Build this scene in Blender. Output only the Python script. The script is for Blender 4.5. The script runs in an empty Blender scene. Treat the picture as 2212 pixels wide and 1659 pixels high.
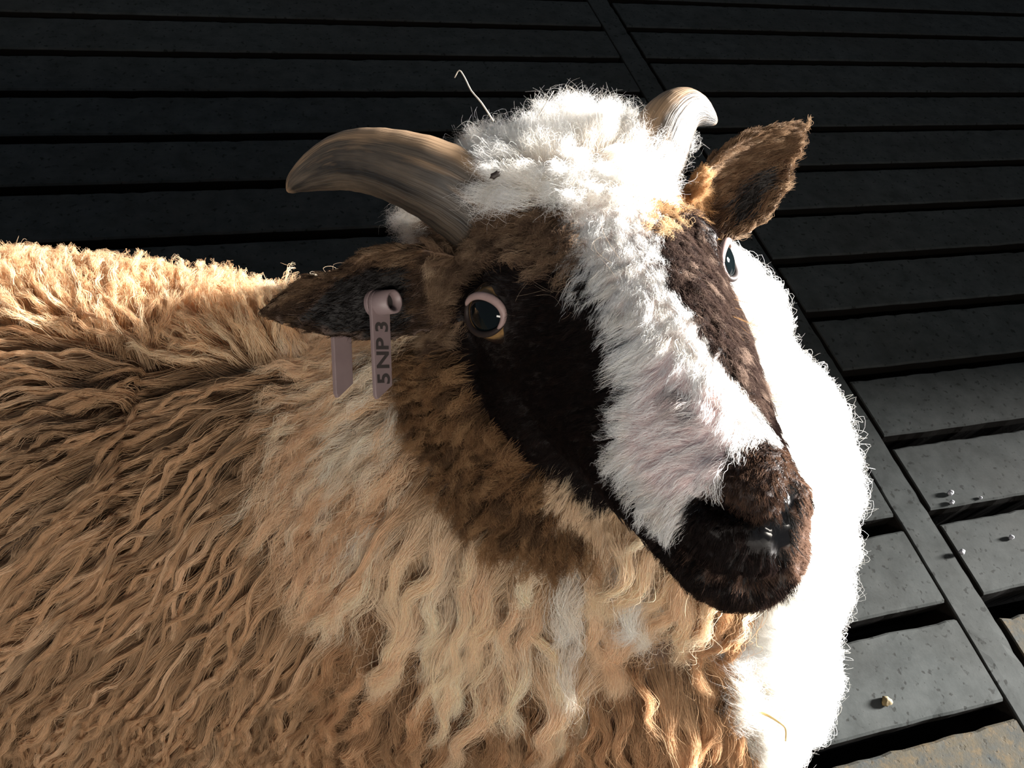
import bpy, bmesh, math, random
import numpy as np
from mathutils import Vector, Matrix, kdtree
from mathutils.bvhtree import BVHTree

RNG = np.random.default_rng(7)
random.seed(7)
SC = bpy.context.scene
COL = SC.collection

# ------------------------------------------------------------------ camera
PITCH, ROLL, YAW = math.radians(49.41), math.radians(14.68), math.radians(26.15)
FPX, W, H = 1850.0, 2212, 1659
CAM = np.array([0.0, 0.0, 1.0])
_cp, _sp = math.cos(PITCH), math.sin(PITCH)
FW = np.array([math.sin(YAW) * _cp, math.cos(YAW) * _cp, -_sp])
_ri = np.array([math.cos(YAW), -math.sin(YAW), 0.0])
_up = np.cross(_ri, FW)
RT = math.cos(ROLL) * _ri + math.sin(ROLL) * _up
UP = -math.sin(ROLL) * _ri + math.cos(ROLL) * _up
cd = bpy.data.cameras.new('camera')
cam = bpy.data.objects.new('camera', cd)
COL.objects.link(cam)
cd.sensor_fit = 'HORIZONTAL'
cd.sensor_width = 36.0
cd.lens = 36.0 * FPX / W
cd.clip_start = 0.01
cam.matrix_world = Matrix(((RT[0], UP[0], -FW[0], CAM[0]), (RT[1], UP[1], -FW[1], CAM[1]),
                           (RT[2], UP[2], -FW[2], CAM[2]), (0, 0, 0, 1)))
SC.camera = cam

# ------------------------------------------------------------------ light
SC.view_settings.view_transform = 'Standard'
SC.view_settings.look = 'None'
SC.view_settings.gamma = 1.0
SC.view_settings.exposure = 0.0
SC.cycles.max_bounces = 12
SC.cycles.transmission_bounces = 10
SC.cycles.glossy_bounces = 5
SC.cycles.diffuse_bounces = 10
SC.cycles.caustics_refractive = False
SC.cycles.caustics_reflective = False
SC.cycles_curves.subdivisions = 1

wd = bpy.data.worlds.new('world')
SC.world = wd
wd.use_nodes = True
wd.node_tree.nodes['Background'].inputs[0].default_value = (0.75, 0.86, 1.0, 1)
wd.node_tree.nodes['Background'].inputs[1].default_value = 0.17

SUN_EL, SUN_AZ = math.radians(15.5), math.radians(0.6)      # low sun coming in through the doorway on the +X side
sd = bpy.data.lights.new('sun', 'SUN')
sd.energy = 54.0
sd.angle = math.radians(10.0)
sd.color = (1.0, 0.97, 0.93)
so = bpy.data.objects.new('sun', sd)
COL.objects.link(so)
so.location = (6, 0, 3)
so.rotation_euler = Vector((math.cos(SUN_EL) * math.cos(SUN_AZ), math.cos(SUN_EL) * math.sin(SUN_AZ), math.sin(SUN_EL))).to_track_quat('Z', 'Y').to_euler()

ad = bpy.data.lights.new('added_fill', 'AREA')          # soft fill lamp added behind the photographer for the shaded wool; no known opening
ad.shape = 'RECTANGLE'
ad.size, ad.size_y = 1.3, 0.16
ad.energy = 22.0
ad.color = (1.0, 0.92, 0.82)
ao = bpy.data.objects.new('added_fill', ad)
COL.objects.link(ao)
ao.location = (-0.2, -1.05, 1.35)
ao.rotation_euler = (Vector(ao.location) - Vector((0.05, 0.3, 0.72))).to_track_quat('Z', 'Y').to_euler()


# ------------------------------------------------------------------ helpers
def ray(x, y):
    return FW + RT * ((x - W / 2) / FPX) - UP * ((y - H / 2) / FPX)


def at_z(x, y, z):
    d = ray(x, y)
    return CAM + d * ((z - CAM[2]) / d[2])


def at_d(x, y, d):
    return CAM + ray(x, y) * d


def px(X):
    v = X - CAM
    z = v @ FW
    return W / 2 + FPX * (v @ RT) / z, H / 2 - FPX * (v @ UP) / z, z


def link(name, data, mat=None, parent=None):
    o = bpy.data.objects.new(name, data)
    COL.objects.link(o)
    if mat is not None:
        data.materials.append(mat)
    if parent is not None:
        o.parent = parent
        o.matrix_parent_inverse = parent.matrix_world.inverted()
    return o


def mesh(name, verts, faces, smooth=True):
    me = bpy.data.meshes.new(name)
    me.from_pydata([tuple(map(float, v)) for v in verts], [], [tuple(f) for f in faces])
    me.update()
    if smooth:
        me.polygons.foreach_set('use_smooth', [True] * len(me.polygons))
    return me


def tag(o, label, cat, group=None):
    o['label'] = label
    o['category'] = cat
    if group:
        o['group'] = group
    return o


def empty(name, loc):
    o = bpy.data.objects.new(name, None)
    COL.objects.link(o)
    o.location = loc
    o.matrix_world = Matrix.Translation(loc)
    o.empty_display_size = 0.01
    return o


def tube_data(path, ra, rb=None, up=(0, 0, 1), seg=24, res=1, cap=True, power=2.0):
    """Verts and faces of a closed tube along a smooth path. ra: half width, rb: half height."""
    path = np.asarray(path, float)
    ra = np.asarray(ra, float)
    rb = ra if rb is None else np.asarray(rb, float)
    if res > 1:
        n = len(path)
        t = np.linspace(0, n - 1, (n - 1) * res + 1)

        def cr(a):
            a = np.atleast_2d(a.T).T if a.ndim == 1 else a
            i = np.clip(t.astype(int), 0, n - 2)
            f = (t - i)[:, None]
            p1, p2 = a[i], a[i + 1]
            p0 = np.where((i > 0)[:, None], a[np.maximum(i - 1, 0)], 2 * p1 - p2)
            p3 = np.where((i + 2 < n)[:, None], a[np.minimum(i + 2, n - 1)], 2 * p2 - p1)
            return 0.5 * (2 * p1 + (p2 - p0) * f + (2 * p0 - 5 * p1 + 4 * p2 - p3) * f ** 2 + (3 * p1 - p0 - 3 * p2 + p3) * f ** 3)
        path, ra, rb = cr(path), cr(ra)[:, 0], cr(rb)[:, 0]
    n = len(path)
    tg = np.gradient(path, axis=0)
    tg /= np.linalg.norm(tg, axis=1)[:, None]
    verts, faces = [], []
    up = np.asarray(up, float)
    for i in range(n):
        s = np.cross(tg[i], up)
        s /= np.linalg.norm(s)
        v = np.cross(s, tg[i])
        for k in range(seg):
            a = 2 * math.pi * k / seg
            ca, sa = math.cos(a), math.sin(a)
            ca = math.copysign(abs(ca) ** (2 / power), ca)
            sa = math.copysign(abs(sa) ** (2 / power), sa)
            verts.append(path[i] + s * ca * ra[i] + v * sa * rb[i])
    for i in range(n - 1):
        for k in range(seg):
            k2 = (k + 1) % seg
            faces.append((i * seg + k, i * seg + k2, (i + 1) * seg + k2, (i + 1) * seg + k))
    if cap:
        faces.append(tuple(range(seg))[::-1])
        faces.append(tuple((n - 1) * seg + k for k in range(seg)))
    return verts, faces


def ball_data(c, r, axes=None, seg=24, ring=14):
    """Ellipsoid; axes: three column vectors."""
    c = np.asarray(c, float)
    r = np.ones(3) * np.asarray(r, float)
    A = np.eye(3) if axes is None else np.asarray(axes, float)
    verts = [c + A @ (r * np.array([0, 0, 1.0]))]
    for i in range(1, ring):
        th = math.pi * i / ring
        for k in range(seg):
            p = 2 * math.pi * k / seg
            verts.append(c + A @ (r * np.array([math.sin(th) * math.cos(p), math.sin(th) * math.sin(p), math.cos(th)])))
    verts.append(c + A @ (r * np.array([0, 0, -1.0])))
    faces = []
    for k in range(seg):
        faces.append((0, 1 + k, 1 + (k + 1) % seg))
    for i in range(ring - 2):
        for k in range(seg):
            a, b = 1 + i * seg + k, 1 + i * seg + (k + 1) % seg
            faces.append((a, a + seg, b + seg, b))
    last = len(verts) - 1
    o = 1 + (ring - 2) * seg
    for k in range(seg):
        faces.append((o + k, last, o + (k + 1) % seg))
    return verts, faces


class Join:
    def __init__(self):
        self.v, self.f = [], []

    def add(self, vf):
        n = len(self.v)
        self.v += list(vf[0])
        self.f += [tuple(i + n for i in f) for f in vf[1]]
        return self


class Mat:
    """Small node-material builder."""

    def __init__(self, name):
        self.m = bpy.data.materials.new(name)
        self.m.use_nodes = True
        self.t = self.m.node_tree
        self.b = self.t.nodes['Principled BSDF']
        self.out = self.t.nodes['Material Output']

    def n(self, typ, **kw):
        nd = self.t.nodes.new(typ)
        for k, v in kw.items():
            if k.startswith('i_'):
                key = k[2:]
                key = int(key) if key.isdigit() else key.replace('_', ' ')
                nd.inputs[key].default_value = v
            else:
                setattr(nd, k, v)
        return nd

    def l(self, a, b):
        self.t.links.new(a, b)

    def noise(self, scale, detail=4.0, rough=0.55, coord='Object', stretch=None):
        tc = self.n('ShaderNodeTexCoord')
        src = tc.outputs[coord]
        if stretch:
            mp = self.n('ShaderNodeMapping')
            mp.inputs['Scale'].default_value = stretch
            self.l(src, mp.inputs['Vector'])
            src = mp.outputs[0]
        nz = self.n('ShaderNodeTexNoise')
        nz.inputs['Scale'].default_value = scale
        nz.inputs['Detail'].default_value = detail
        nz.inputs['Roughness'].default_value = rough
        self.l(src, nz.inputs['Vector'])
        return nz

    def ramp(self, fac, stops):
        r = self.n('ShaderNodeValToRGB')
        el = r.color_ramp.elements
        while len(el) < len(stops):
            el.new(0.5)
        for e, (p, c) in zip(el, stops):
            e.position = p
            e.color = (*c, 1) if len(c) == 3 else c
        self.l(fac, r.inputs[0])
        return r.outputs[0]

    def mix(self, fac, a, b, mode='MIX'):
        m = self.n('ShaderNodeMix', data_type='RGBA', blend_type=mode)
        for sock, v in ((m.inputs[0], fac), (m.inputs[6], a), (m.inputs[7], b)):
            if hasattr(v, 'is_linked'):
                self.l(v, sock)
            else:
                sock.default_value = v if not isinstance(v, tuple) or len(v) == 4 else (*v, 1)
        return m.outputs[2]

    def bump(self, h, strength=0.3, dist=0.002):
        b = self.n('ShaderNodeBump')
        b.inputs['Strength'].default_value = strength
        b.inputs['Distance'].default_value = dist
        self.l(h, b.inputs['Height'])
        self.l(b.outputs[0], self.b.inputs['Normal'])


def g(v):
    return (v, v, v)


# ------------------------------------------------------------------ the setting
def concrete(name, grime):
    M = Mat(name)
    big = M.noise(3.0, 5, 0.6)
    mid = M.noise(22.0, 6, 0.65)
    fine = M.noise(240.0, 3, 0.6)
    base = M.ramp(mid.outputs[0], [(0.30, (0.022, 0.0245, 0.0237)), (0.5, (0.033, 0.0363, 0.0355)), (0.70, (0.044, 0.0475, 0.0465))])
    stain = M.ramp(big.outputs[0], [(0.42, g(0.0)), (0.62, g(0.35))])
    c = M.mix(stain, base, (0.026, 0.0245, 0.0215))
    pit = M.noise(95.0, 2, 0.5)
    pm = M.ramp(pit.outputs[0], [(0.615, g(0.0)), (0.69, g(0.85))])
    c = M.mix(pm, c, (0.012, 0.0125, 0.0115))
    if grime:
        gr = M.noise(26.0, 7, 0.7)
        gm = M.ramp(gr.outputs[0], [(0.36, g(0.0)), (0.62, g(1.0))])
        c = M.mix(gm, c, (0.051, 0.043, 0.029))
        gr2 = M.noise(50.0, 6, 0.75)
        gm2 = M.ramp(gr2.outputs[0], [(0.50, g(0.0)), (0.62, g(0.9))])
        c = M.mix(gm2, c, (0.07, 0.052, 0.03))
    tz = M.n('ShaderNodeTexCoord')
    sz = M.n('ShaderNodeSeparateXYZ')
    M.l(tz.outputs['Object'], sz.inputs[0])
    mz = M.n('ShaderNodeMapRange')                             # slot shade put into the colour: slat sides go dark below the top edge
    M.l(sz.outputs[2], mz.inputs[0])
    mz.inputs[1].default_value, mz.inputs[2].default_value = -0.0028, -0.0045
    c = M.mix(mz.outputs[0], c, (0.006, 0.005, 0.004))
    M.l(c, M.b.inputs['Base Color'])
    M.b.inputs['Roughness'].default_value = 0.85
    M.b.inputs['Specular IOR Level'].default_value = 0.06
    hm = M.n('ShaderNodeMath', operation='SUBTRACT')
    M.l(fine.outputs[0], hm.inputs[0])
    M.l(pm, hm.inputs[1])
    M.bump(hm.outputs[0], 0.3 if grime else 0.12, 0.001)
    return M.m


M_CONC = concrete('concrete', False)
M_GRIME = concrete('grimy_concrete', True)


def slab(J, x0, x1, y0, y1, z0=-0.11, bev=0.003, rough=0.0007):
    """A bar of cast concrete with slightly worn upper edges."""
    n = max(2, int((x1 - x0) / 0.016))
    prof = [(y0 + 0.012, z0), (y0, -0.02), (y0, -bev), (y0 + bev, 0), (y0 + 4 * bev, 0), (y1 - 4 * bev, 0), (y1 - bev, 0), (y1, -bev), (y1, -0.02), (y1 - 0.012, z0)]
    xs = np.linspace(x0, x1, n + 1)
    v, f = [], []
    m = len(prof)
    ja = RNG.normal(size=n + 1)
    ja = np.convolve(np.r_[ja, ja[:4]], np.ones(3) / 3, 'same')[:n + 1] * rough
    jb = RNG.normal(size=n + 1) * rough
    for i, x in enumerate(xs):
        for k, (y, z) in enumerate(prof):
            dy = (ja[i] if k in (1, 2, 3) else jb[i] if k in (6, 7, 8) else 0)
            dz = -abs(ja[i] + jb[i]) * 0.4 if k in (2, 3, 6, 7) else 0
            v.append((x, y + dy, z + dz))
    for i in range(n):
        for k in range(m):
            k2 = (k + 1) % m
            f.append((i * m + k, (i + 1) * m + k, (i + 1) * m + k2, i * m + k2))
    f.append(tuple(range(m)))
    f.append(tuple(n * m + k for k in range(m))[::-1])
    J.add((v, f))


PER, GAP, Y0 = 0.139, 0.0245, 1.5371 - 0.139 * 7 - 0.0      # near edge of slot 7
slots = [Y0 + PER * k for k in range(-7, 17)]               # near edge of each slot
XL, XR = 0.892, 0.958
JL, JR, JLg, JRg = Join(), Join(), Join(), Join()
for a, b in zip(slots[:-1], slots[1:]):
    y0, y1 = a + GAP, b
    slab(JLg if y1 < 0.17 else JL, -2.6, XL - 0.001, y0, y1)
    if y0 > 0.29:
        slab(JR, XR + 0.002, 3.9, y0, y1)
slab(JRg, XR + 0.004, 3.9, -0.8, 0.272, rough=0.0012)
JB = Join()
slab(JB, -0.8, 3.4, XL + 0.003, XR - 0.003, z0=-0.16, bev=0.004)      # the long joint beam, turned to run along y
JB.v = [np.array((v[1], v[0], v[2] - 0.002)) for v in JB.v]
JB.f = [tuple(reversed(f)) for f in JB.f]


def struct(name, J, mat, smooth=False):
    o = link(name, mesh(name, J.v, J.f, smooth), mat)
    o['kind'] = 'structure'
    return o


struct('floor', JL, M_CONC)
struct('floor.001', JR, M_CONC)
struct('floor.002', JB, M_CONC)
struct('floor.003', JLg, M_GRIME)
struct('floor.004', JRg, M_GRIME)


def box_data(x0, x1, y0, y1, z0, z1):
    v = [(x, y, z) for x in (x0, x1) for y in (y0, y1) for z in (z0, z1)]
    return v, [(0, 1, 3, 2), (4, 6, 7, 5), (0, 4, 5, 1), (2, 3, 7, 6), (0, 2, 6, 4), (1, 5, 7, 3)]


M = Mat('slurry_pit')
nz = M.noise(5.0)
M.l(M.ramp(nz.outputs[0], [(0.3, (0.004, 0.0035, 0.003)), (0.7, (0.008, 0.007, 0.006))]), M.b.inputs['Base Color'])
M.b.inputs['Roughness'].default_value = 0.9
M.b.inputs['Specular IOR Level'].default_value = 0.0
struct('floor.005', Join().add(box_data(-2.6, 3.9, -0.8, 3.4, -1.25, -1.2)), M.m)

M = Mat('shed_boarding')
nz = M.noise(9.0, 6, 0.6, stretch=(0.3, 6.0, 0.3))
M.l(M.ramp(nz.outputs[0], [(0.3, (0.05, 0.04, 0.03)), (0.7, (0.11, 0.085, 0.06))]), M.b.inputs['Base Color'])
M.b.inputs['Roughness'].default_value = 0.75
M_WOOD = M.m
DX = 3.9
JW = Join()                                                  # wall with the doorway the sun comes through
JW.add(box_data(DX, DX + 0.12, 0.50, 3.4, -0.1, 2.9))
JW.add(box_data(DX, DX + 0.12, -0.8, 0.50, 2.45, 2.9))
JW.add(box_data(DX, DX + 0.12, -0.8, 3.4, -1.3, -0.1))
struct('wall_right', JW, M_WOOD)

# ------------------------------------------------------------------ the sheep: head frame (x to the sheep's right, y to the nose, z up)
HR = np.array([[-0.9811, -0.0325, -0.1910], [-0.0222, -0.9604, 0.2776], [-0.1925, 0.2766, 0.9415]])
HT = np.array([0.1466, 0.2284, 0.7597])


def hw(x, y, z):
    return HR @ (np.array([x, y, z], float) / 1000.0) + HT


def hloc(P):
    return (np.asarray(P) - HT) @ HR * 1000.0


def bend(y):
    t = min(1, max(0, (y - 20) / 80))
    return 5 * t * t * (3 - 2 * t)


def head_loft():
    #  y    top  bottom  half-width  exponent
    rows = [(-112, 10, -52, 26), (-98, 26, -66, 44), (-75, 36, -77, 55), (-45, 38, -84, 58), (-15, 34, -86, 55), (15, 30, -83, 49.5),
            (45, 27, -71, 42), (75, 22, -60, 34.5), (100, 16, -51, 28.5), (118, 11, -49, 25), (131, 6, -45, 22), (140, -1, -37, 17), (145, -8, -29, 10)]
    rows = np.array(rows, float)
    t = np.linspace(0, len(rows) - 1, 61)
    R2 = np.stack([np.interp(t, range(len(rows)), rows[:, k]) for k in range(4)], 1)
    for _ in range(2):
        R2[1:-1] = (R2[:-2] + 2 * R2[1:-1] + R2[2:]) / 4
    seg = 48
    v, f = [], []
    for y, top, bot, w_ in R2:
        zc = top - 0.48 * (top - bot)
        for k in range(seg):
            a = 2 * math.pi * k / seg
            s, c = math.sin(a), math.cos(a)
            n = 2.35
            x = w_ * math.copysign(abs(s) ** (2 / n), s)
            z = zc + ((top - zc) if c > 0 else (zc - bot)) * math.copysign(abs(c) ** (2 / n), c)
            x *= 1 - 0.16 * max(0, (z - zc) / (top - zc)) - 0.30 * max(0, (zc - z) / (zc - bot)) ** 1.5
            v.append(hw(x + bend(y), y, z))
    n = len(R2)
    for i in range(n - 1):
        for k in range(seg):
            k2 = (k + 1) % seg
            f.append((i * seg + k, i * seg + k2, (i + 1) * seg + k2, (i + 1) * seg + k))
    f.append(tuple(range(seg))[::-1])
    f.append(tuple((n - 1) * seg + k for k in range(seg)))
    return v, f


def ear_data(A, B, Wd, Nc, wid, cup, thick=6.0, notch=False, asym=0.0, nu=40, nv=24):
    """Leaf-shaped cupped ear in head-frame millimetres."""
    A, B, Wd, Nc = (np.asarray(q, float) for q in (A, B, Wd, Nc))
    ax = B - A
    Wd = Wd - ax * (Wd @ ax) / (ax @ ax)
    Wd /= np.linalg.norm(Wd)
    Nc = Nc - ax * (Nc @ ax) / (ax @ ax) - Wd * (Nc @ Wd)
    Nc /= np.linalg.norm(Nc)
    F_, K_ = [], []
    for i in range(nu + 1):
        u = i / nu
        w_ = np.interp(u, [0, .15, .35, .55, .75, .9, 1], [.62, .85, 1, .93, .70, .36, .07]) * wid
        for j in range(nv + 1):
            s = -1 + 2 * j / nv
            ww = w_
            if notch and s > 0:
                ww = w_ * (1 - 0.38 * max(0, 1 - abs(u - .60) / .13) * s)
            if s < 0:
                ww = ww * (1 + asym * math.sin(math.pi * u))
            ang = s * 1.15 * (1 - 0.35 * u)
            p = A + ax * u + Wd * (math.sin(ang) / math.sin(1.15)) * ww + Nc * (1 - math.cos(ang)) * cup * (1 - .25 * u) - Nc * math.sin(u * math.pi) * 3
            th = thick * (1 - 0.2 * abs(s) ** 3) * (1 - .2 * u)
            F_.append(p + Nc * th / 2)
            K_.append(p - Nc * th / 2)
    V = F_ + K_
    N = (nu + 1) * (nv + 1)
    fs = []
    for i in range(nu):
        for j in range(nv):
            a = i * (nv + 1) + j
            q = (a, a + 1, a + nv + 2, a + nv + 1)
            fs.append(q)
            fs.append(tuple(N + k for k in q[::-1]))
    bd = [j for j in range(nv + 1)] + [i * (nv + 1) + nv for i in range(1, nu + 1)] + [nu * (nv + 1) + j for j in range(nv - 1, -1, -1)] + [i * (nv + 1) for i in range(nu - 1, 0, -1)]
    for a, b in zip(bd, bd[1:] + bd[:1]):
        fs.append((b, a, N + a, N + b))
    return [hw(*p) for p in V], fs


EYE_R, EYE_L = (44.6, -8.5, -3), (-41.5, -8, -3.5)
BODY = Join()
BODY.add(head_loft())
for e in (EYE_R, EYE_L):
    sx = math.copysign(1, e[0])
    BODY.add(ball_data(hw(sx * 37, e[1] - 2, e[2] + 1), np.array([16.5, 27, 23]) / 1000, HR))      # orbit
    BODY.add(ball_data(hw(sx * 40, -14, -48), np.array([18, 42, 32]) / 1000, HR))                 # cheek
BODY.add(ball_data(hw(0, -78, 17), np.array([55, 34, 21]) / 1000, HR))                            # crown between the horns
BODY.add(ball_data(hw(53, -84, 2), np.array([13, 20, 22]) / 1000, HR))
BODY.add(ball_data(hw(0, -60, 23), np.array([46, 38, 18]) / 1000, HR))                            # forelock
BODY.add(ball_data(hw(4, 124, -1), np.array([20, 20, 13]) / 1000, HR))                            # nose top
for sx in (1, -1):
    BODY.add(ball_data(hw(4.5 + sx * 10.5, 128.5, -2), np.array([8.0, 11.5, 9.5]) / 1000, HR))                 # nostril wings
    BODY.add(ball_data(hw(4.5 + sx * 9, 124.5, -22), np.array([13, 16, 11]) / 1000, HR))                # upper lip
BODY.add(ball_data(hw(6, 116, -36), np.array([16, 17, 10]) / 1000, HR))                            # chin
BODY.add(ear_data((58, -62, -10), (146, -56, -6), (0.02, 0.0, 1), (0.05, 1, -0.12), 26, 30, notch=True))
BODY.add(ear_data((-62, -62, -5), (-119, -62, 27), (0.5, 0, 0.85), (-0.12, 0.86, -0.34), 24, 32, asym=0.25))
# neck, chest and trunk
spine = [(0.150, 0.262, 0.705), (0.150, 0.275, 0.645), (0.120, 0.285, 0.575), (0.065, 0.295, 0.525), (0.0, 0.315, 0.490), (-0.16, 0.365, 0.450),
         (-0.40, 0.395, 0.445), (-0.62, 0.400, 0.455), (-0.76, 0.400, 0.455), (-0.82, 0.400, 0.450)]
sr = np.array([.050, .082, .108, .123, .137, .158, .176, .176, .135, .05])
spine = np.array(spine)
deep = np.array([0, 0, 0, .08, .20, .28, .28, .25, .15, 0])
spine[:, 2] -= deep * sr + np.array([0, 0, 0, 0, .004, .010, .012, .012, .012, .012])
BODY.add(tube_data(spine, sr, sr * (1.04 + deep), up=(0, -0.1, 1), res=5, seg=48, power=2.5))
BODY.add(ball_data((0.150, 0.235, 0.455), (0.150, 0.130, 0.170)))                                   # wool-covered breast
BODY.add(ball_data((0.180, 0.235, 0.610), (0.095, 0.090, 0.100)))                                   # throat
BODY.add(ball_data((0.217, 0.216, 0.612), 0.081))                                                   # wool bulging out beside the jaw
BODY.add(ball_data((0.210, 0.252, 0.650), 0.058))
BODY.add(ball_data((0.229, 0.272, 0.670), 0.036))                                                   # nape behind the cheek
BODY.add(ball_data((0.203, 0.168, 0.500), 0.086))
BODY.add(ball_data((0.243, 0.206, 0.545), 0.080))
BODY.add(ball_data((0.242, 0.166, 0.495), 0.078))
BODY.add(ball_data((0.224, 0.141, 0.494), 0.064))
                                                   # breast under the chin
for lx, ly, hind in ((0.06, 0.29, 0), (0.06, 0.46, 0), (-0.66, 0.31, 1), (-0.66, 0.49, 1)):
    if hind:
        p = [(lx - .02, ly, .40), (lx + .05, ly, .30), (lx - .06, ly, .20), (lx - .045, ly, .10), (lx - .035, ly, .025), (lx - .01, ly, .004)]
    else:
        p = [(lx, ly, .38), (lx - .02, ly, .28), (lx + .005, ly, .18), (lx, ly, .10), (lx + .01, ly, .03), (lx + .03, ly, .004)]
    BODY.add(tube_data(p, [.055, .042, .021, .017, .02, .022], up=(0, 1, 0), res=4, seg=16))

sheep_raw = link('raw', mesh('raw', BODY.v, BODY.f))
md = sheep_raw.modifiers.new('r', 'REMESH')
md.mode = 'VOXEL'
md.voxel_size = 0.0024
ms = sheep_raw.modifiers.new('s', 'SMOOTH')
ms.factor = 0.5
ms.iterations = 6
dg = bpy.context.evaluated_depsgraph_get()
me_body = bpy.data.meshes.new_from_object(sheep_raw.evaluated_get(dg))
bpy.data.objects.remove(sheep_raw)
me_body.name = 'sheep'


def co_of(me):
    a = np.empty(len(me.vertices) * 3, np.float32)
    me.vertices.foreach_get('co', a)
    return a.reshape(-1, 3).astype(np.float64)


def no_of(me):
    a = np.empty(len(me.vertices) * 3, np.float32)
    me.vertex_normals.foreach_get('vector', a)
    return a.reshape(-1, 3).astype(np.float64)


def bvh_of(me):
    return BVHTree.FromPolygons([tuple(v) for v in co_of(me)], [tuple(p.vertices) for p in me.polygons])


def cast(bvh, x, y):
    d = Vector(ray(x, y)).normalized()
    hit = bvh.ray_cast(Vector(CAM), d)
    return hit            # loc, normal, index, dist


# carve nostrils, mouth line and philtrum into the muzzle
bvh = bvh_of(me_body)
co, no = co_of(me_body), no_of(me_body)


def groove(pts_px, rad, depth, mirror=0.3):
    global co
    P = []
    for a, b in zip(pts_px[:-1], pts_px[1:]):
        for k in range(8):
            t = k / 8
            h_ = cast(bvh, a[0] + (b[0] - a[0]) * t, a[1] + (b[1] - a[1]) * t)
            if h_[0] is not None:
                P.append(np.array(h_[0]))
    P = np.array(P)
    sets = [P]
    if mirror:
        q = hloc(P)
        q[:, 0] = 9 - q[:, 0]
        sets.append(q / 1000 @ HR.T + HT)
    for S, dk in zip(sets, (1.0, float(mirror))):
        idx = np.where(np.linalg.norm(co - S.mean(0), axis=1) < 0.09)[0]
        d = np.min(np.linalg.norm(co[idx][:, None, :] - S[None], axis=2), axis=1)
        co[idx] -= no[idx] * (depth * dk * np.exp(-(d / rad) ** 2))[:, None]


def hdir(v):
    v = HR @ np.asarray(v, float)
    return v / np.linalg.norm(v)


def eye_frame(e):
    sx = math.copysign(1, e[0])
    gz = hdir((sx * .78, 0.52, 0.35))
    gp = hdir((sx * .66, 0.62, 0.42))
    vv = hdir((0.1 * sx, -0.30, 1.0))
    hh = np.cross(vv, gz)
    hh /= np.linalg.norm(hh)
    if hh @ HR[:, 1] < 0:
        hh = -hh
    v2 = np.cross(gz, hh)
    vv = v2 * (1 if v2 @ HR[:, 2] > 0 else -1)
    return hw(*e) + gz * 0.0022, gz, gp, hh, vv


for e in (EYE_R, EYE_L):                                  # hollow the sockets so that the lids lie free
    c0, gz, gp, hh, vv = eye_frame(e)
    d = co - c0
    h = d @ gz
    rho = np.sqrt(((d @ hh) / 1.15) ** 2 + (d @ vv) ** 2)
    lim = 0.0098 + np.clip((rho - 0.0115) / 0.0075, 0, 1) ** 2 * 0.02
    m = (rho < 0.020) & (h > lim) & (np.linalg.norm(d, axis=1) < 0.035)
    co[m] -= gz[None] * (h - lim)[m][:, None]
groove([(1492, 1078), (1520, 1075), (1560, 1100), (1605, 1135), (1640, 1160)], 0.0042, 0.010)
groove([(1415, 1165), (1470, 1212), (1560, 1264), (1640, 1272), (1700, 1248)], 0.0034, 0.0075)
groove([(1705, 1100), (1694, 1165), (1690, 1235)], 0.0022, 0.0022, False)
me_body.vertices.foreach_set('co', co.astype(np.float32).ravel())
me_body.update()
bvh = bvh_of(me_body)
co, no = co_of(me_body), no_of(me_body)
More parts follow.
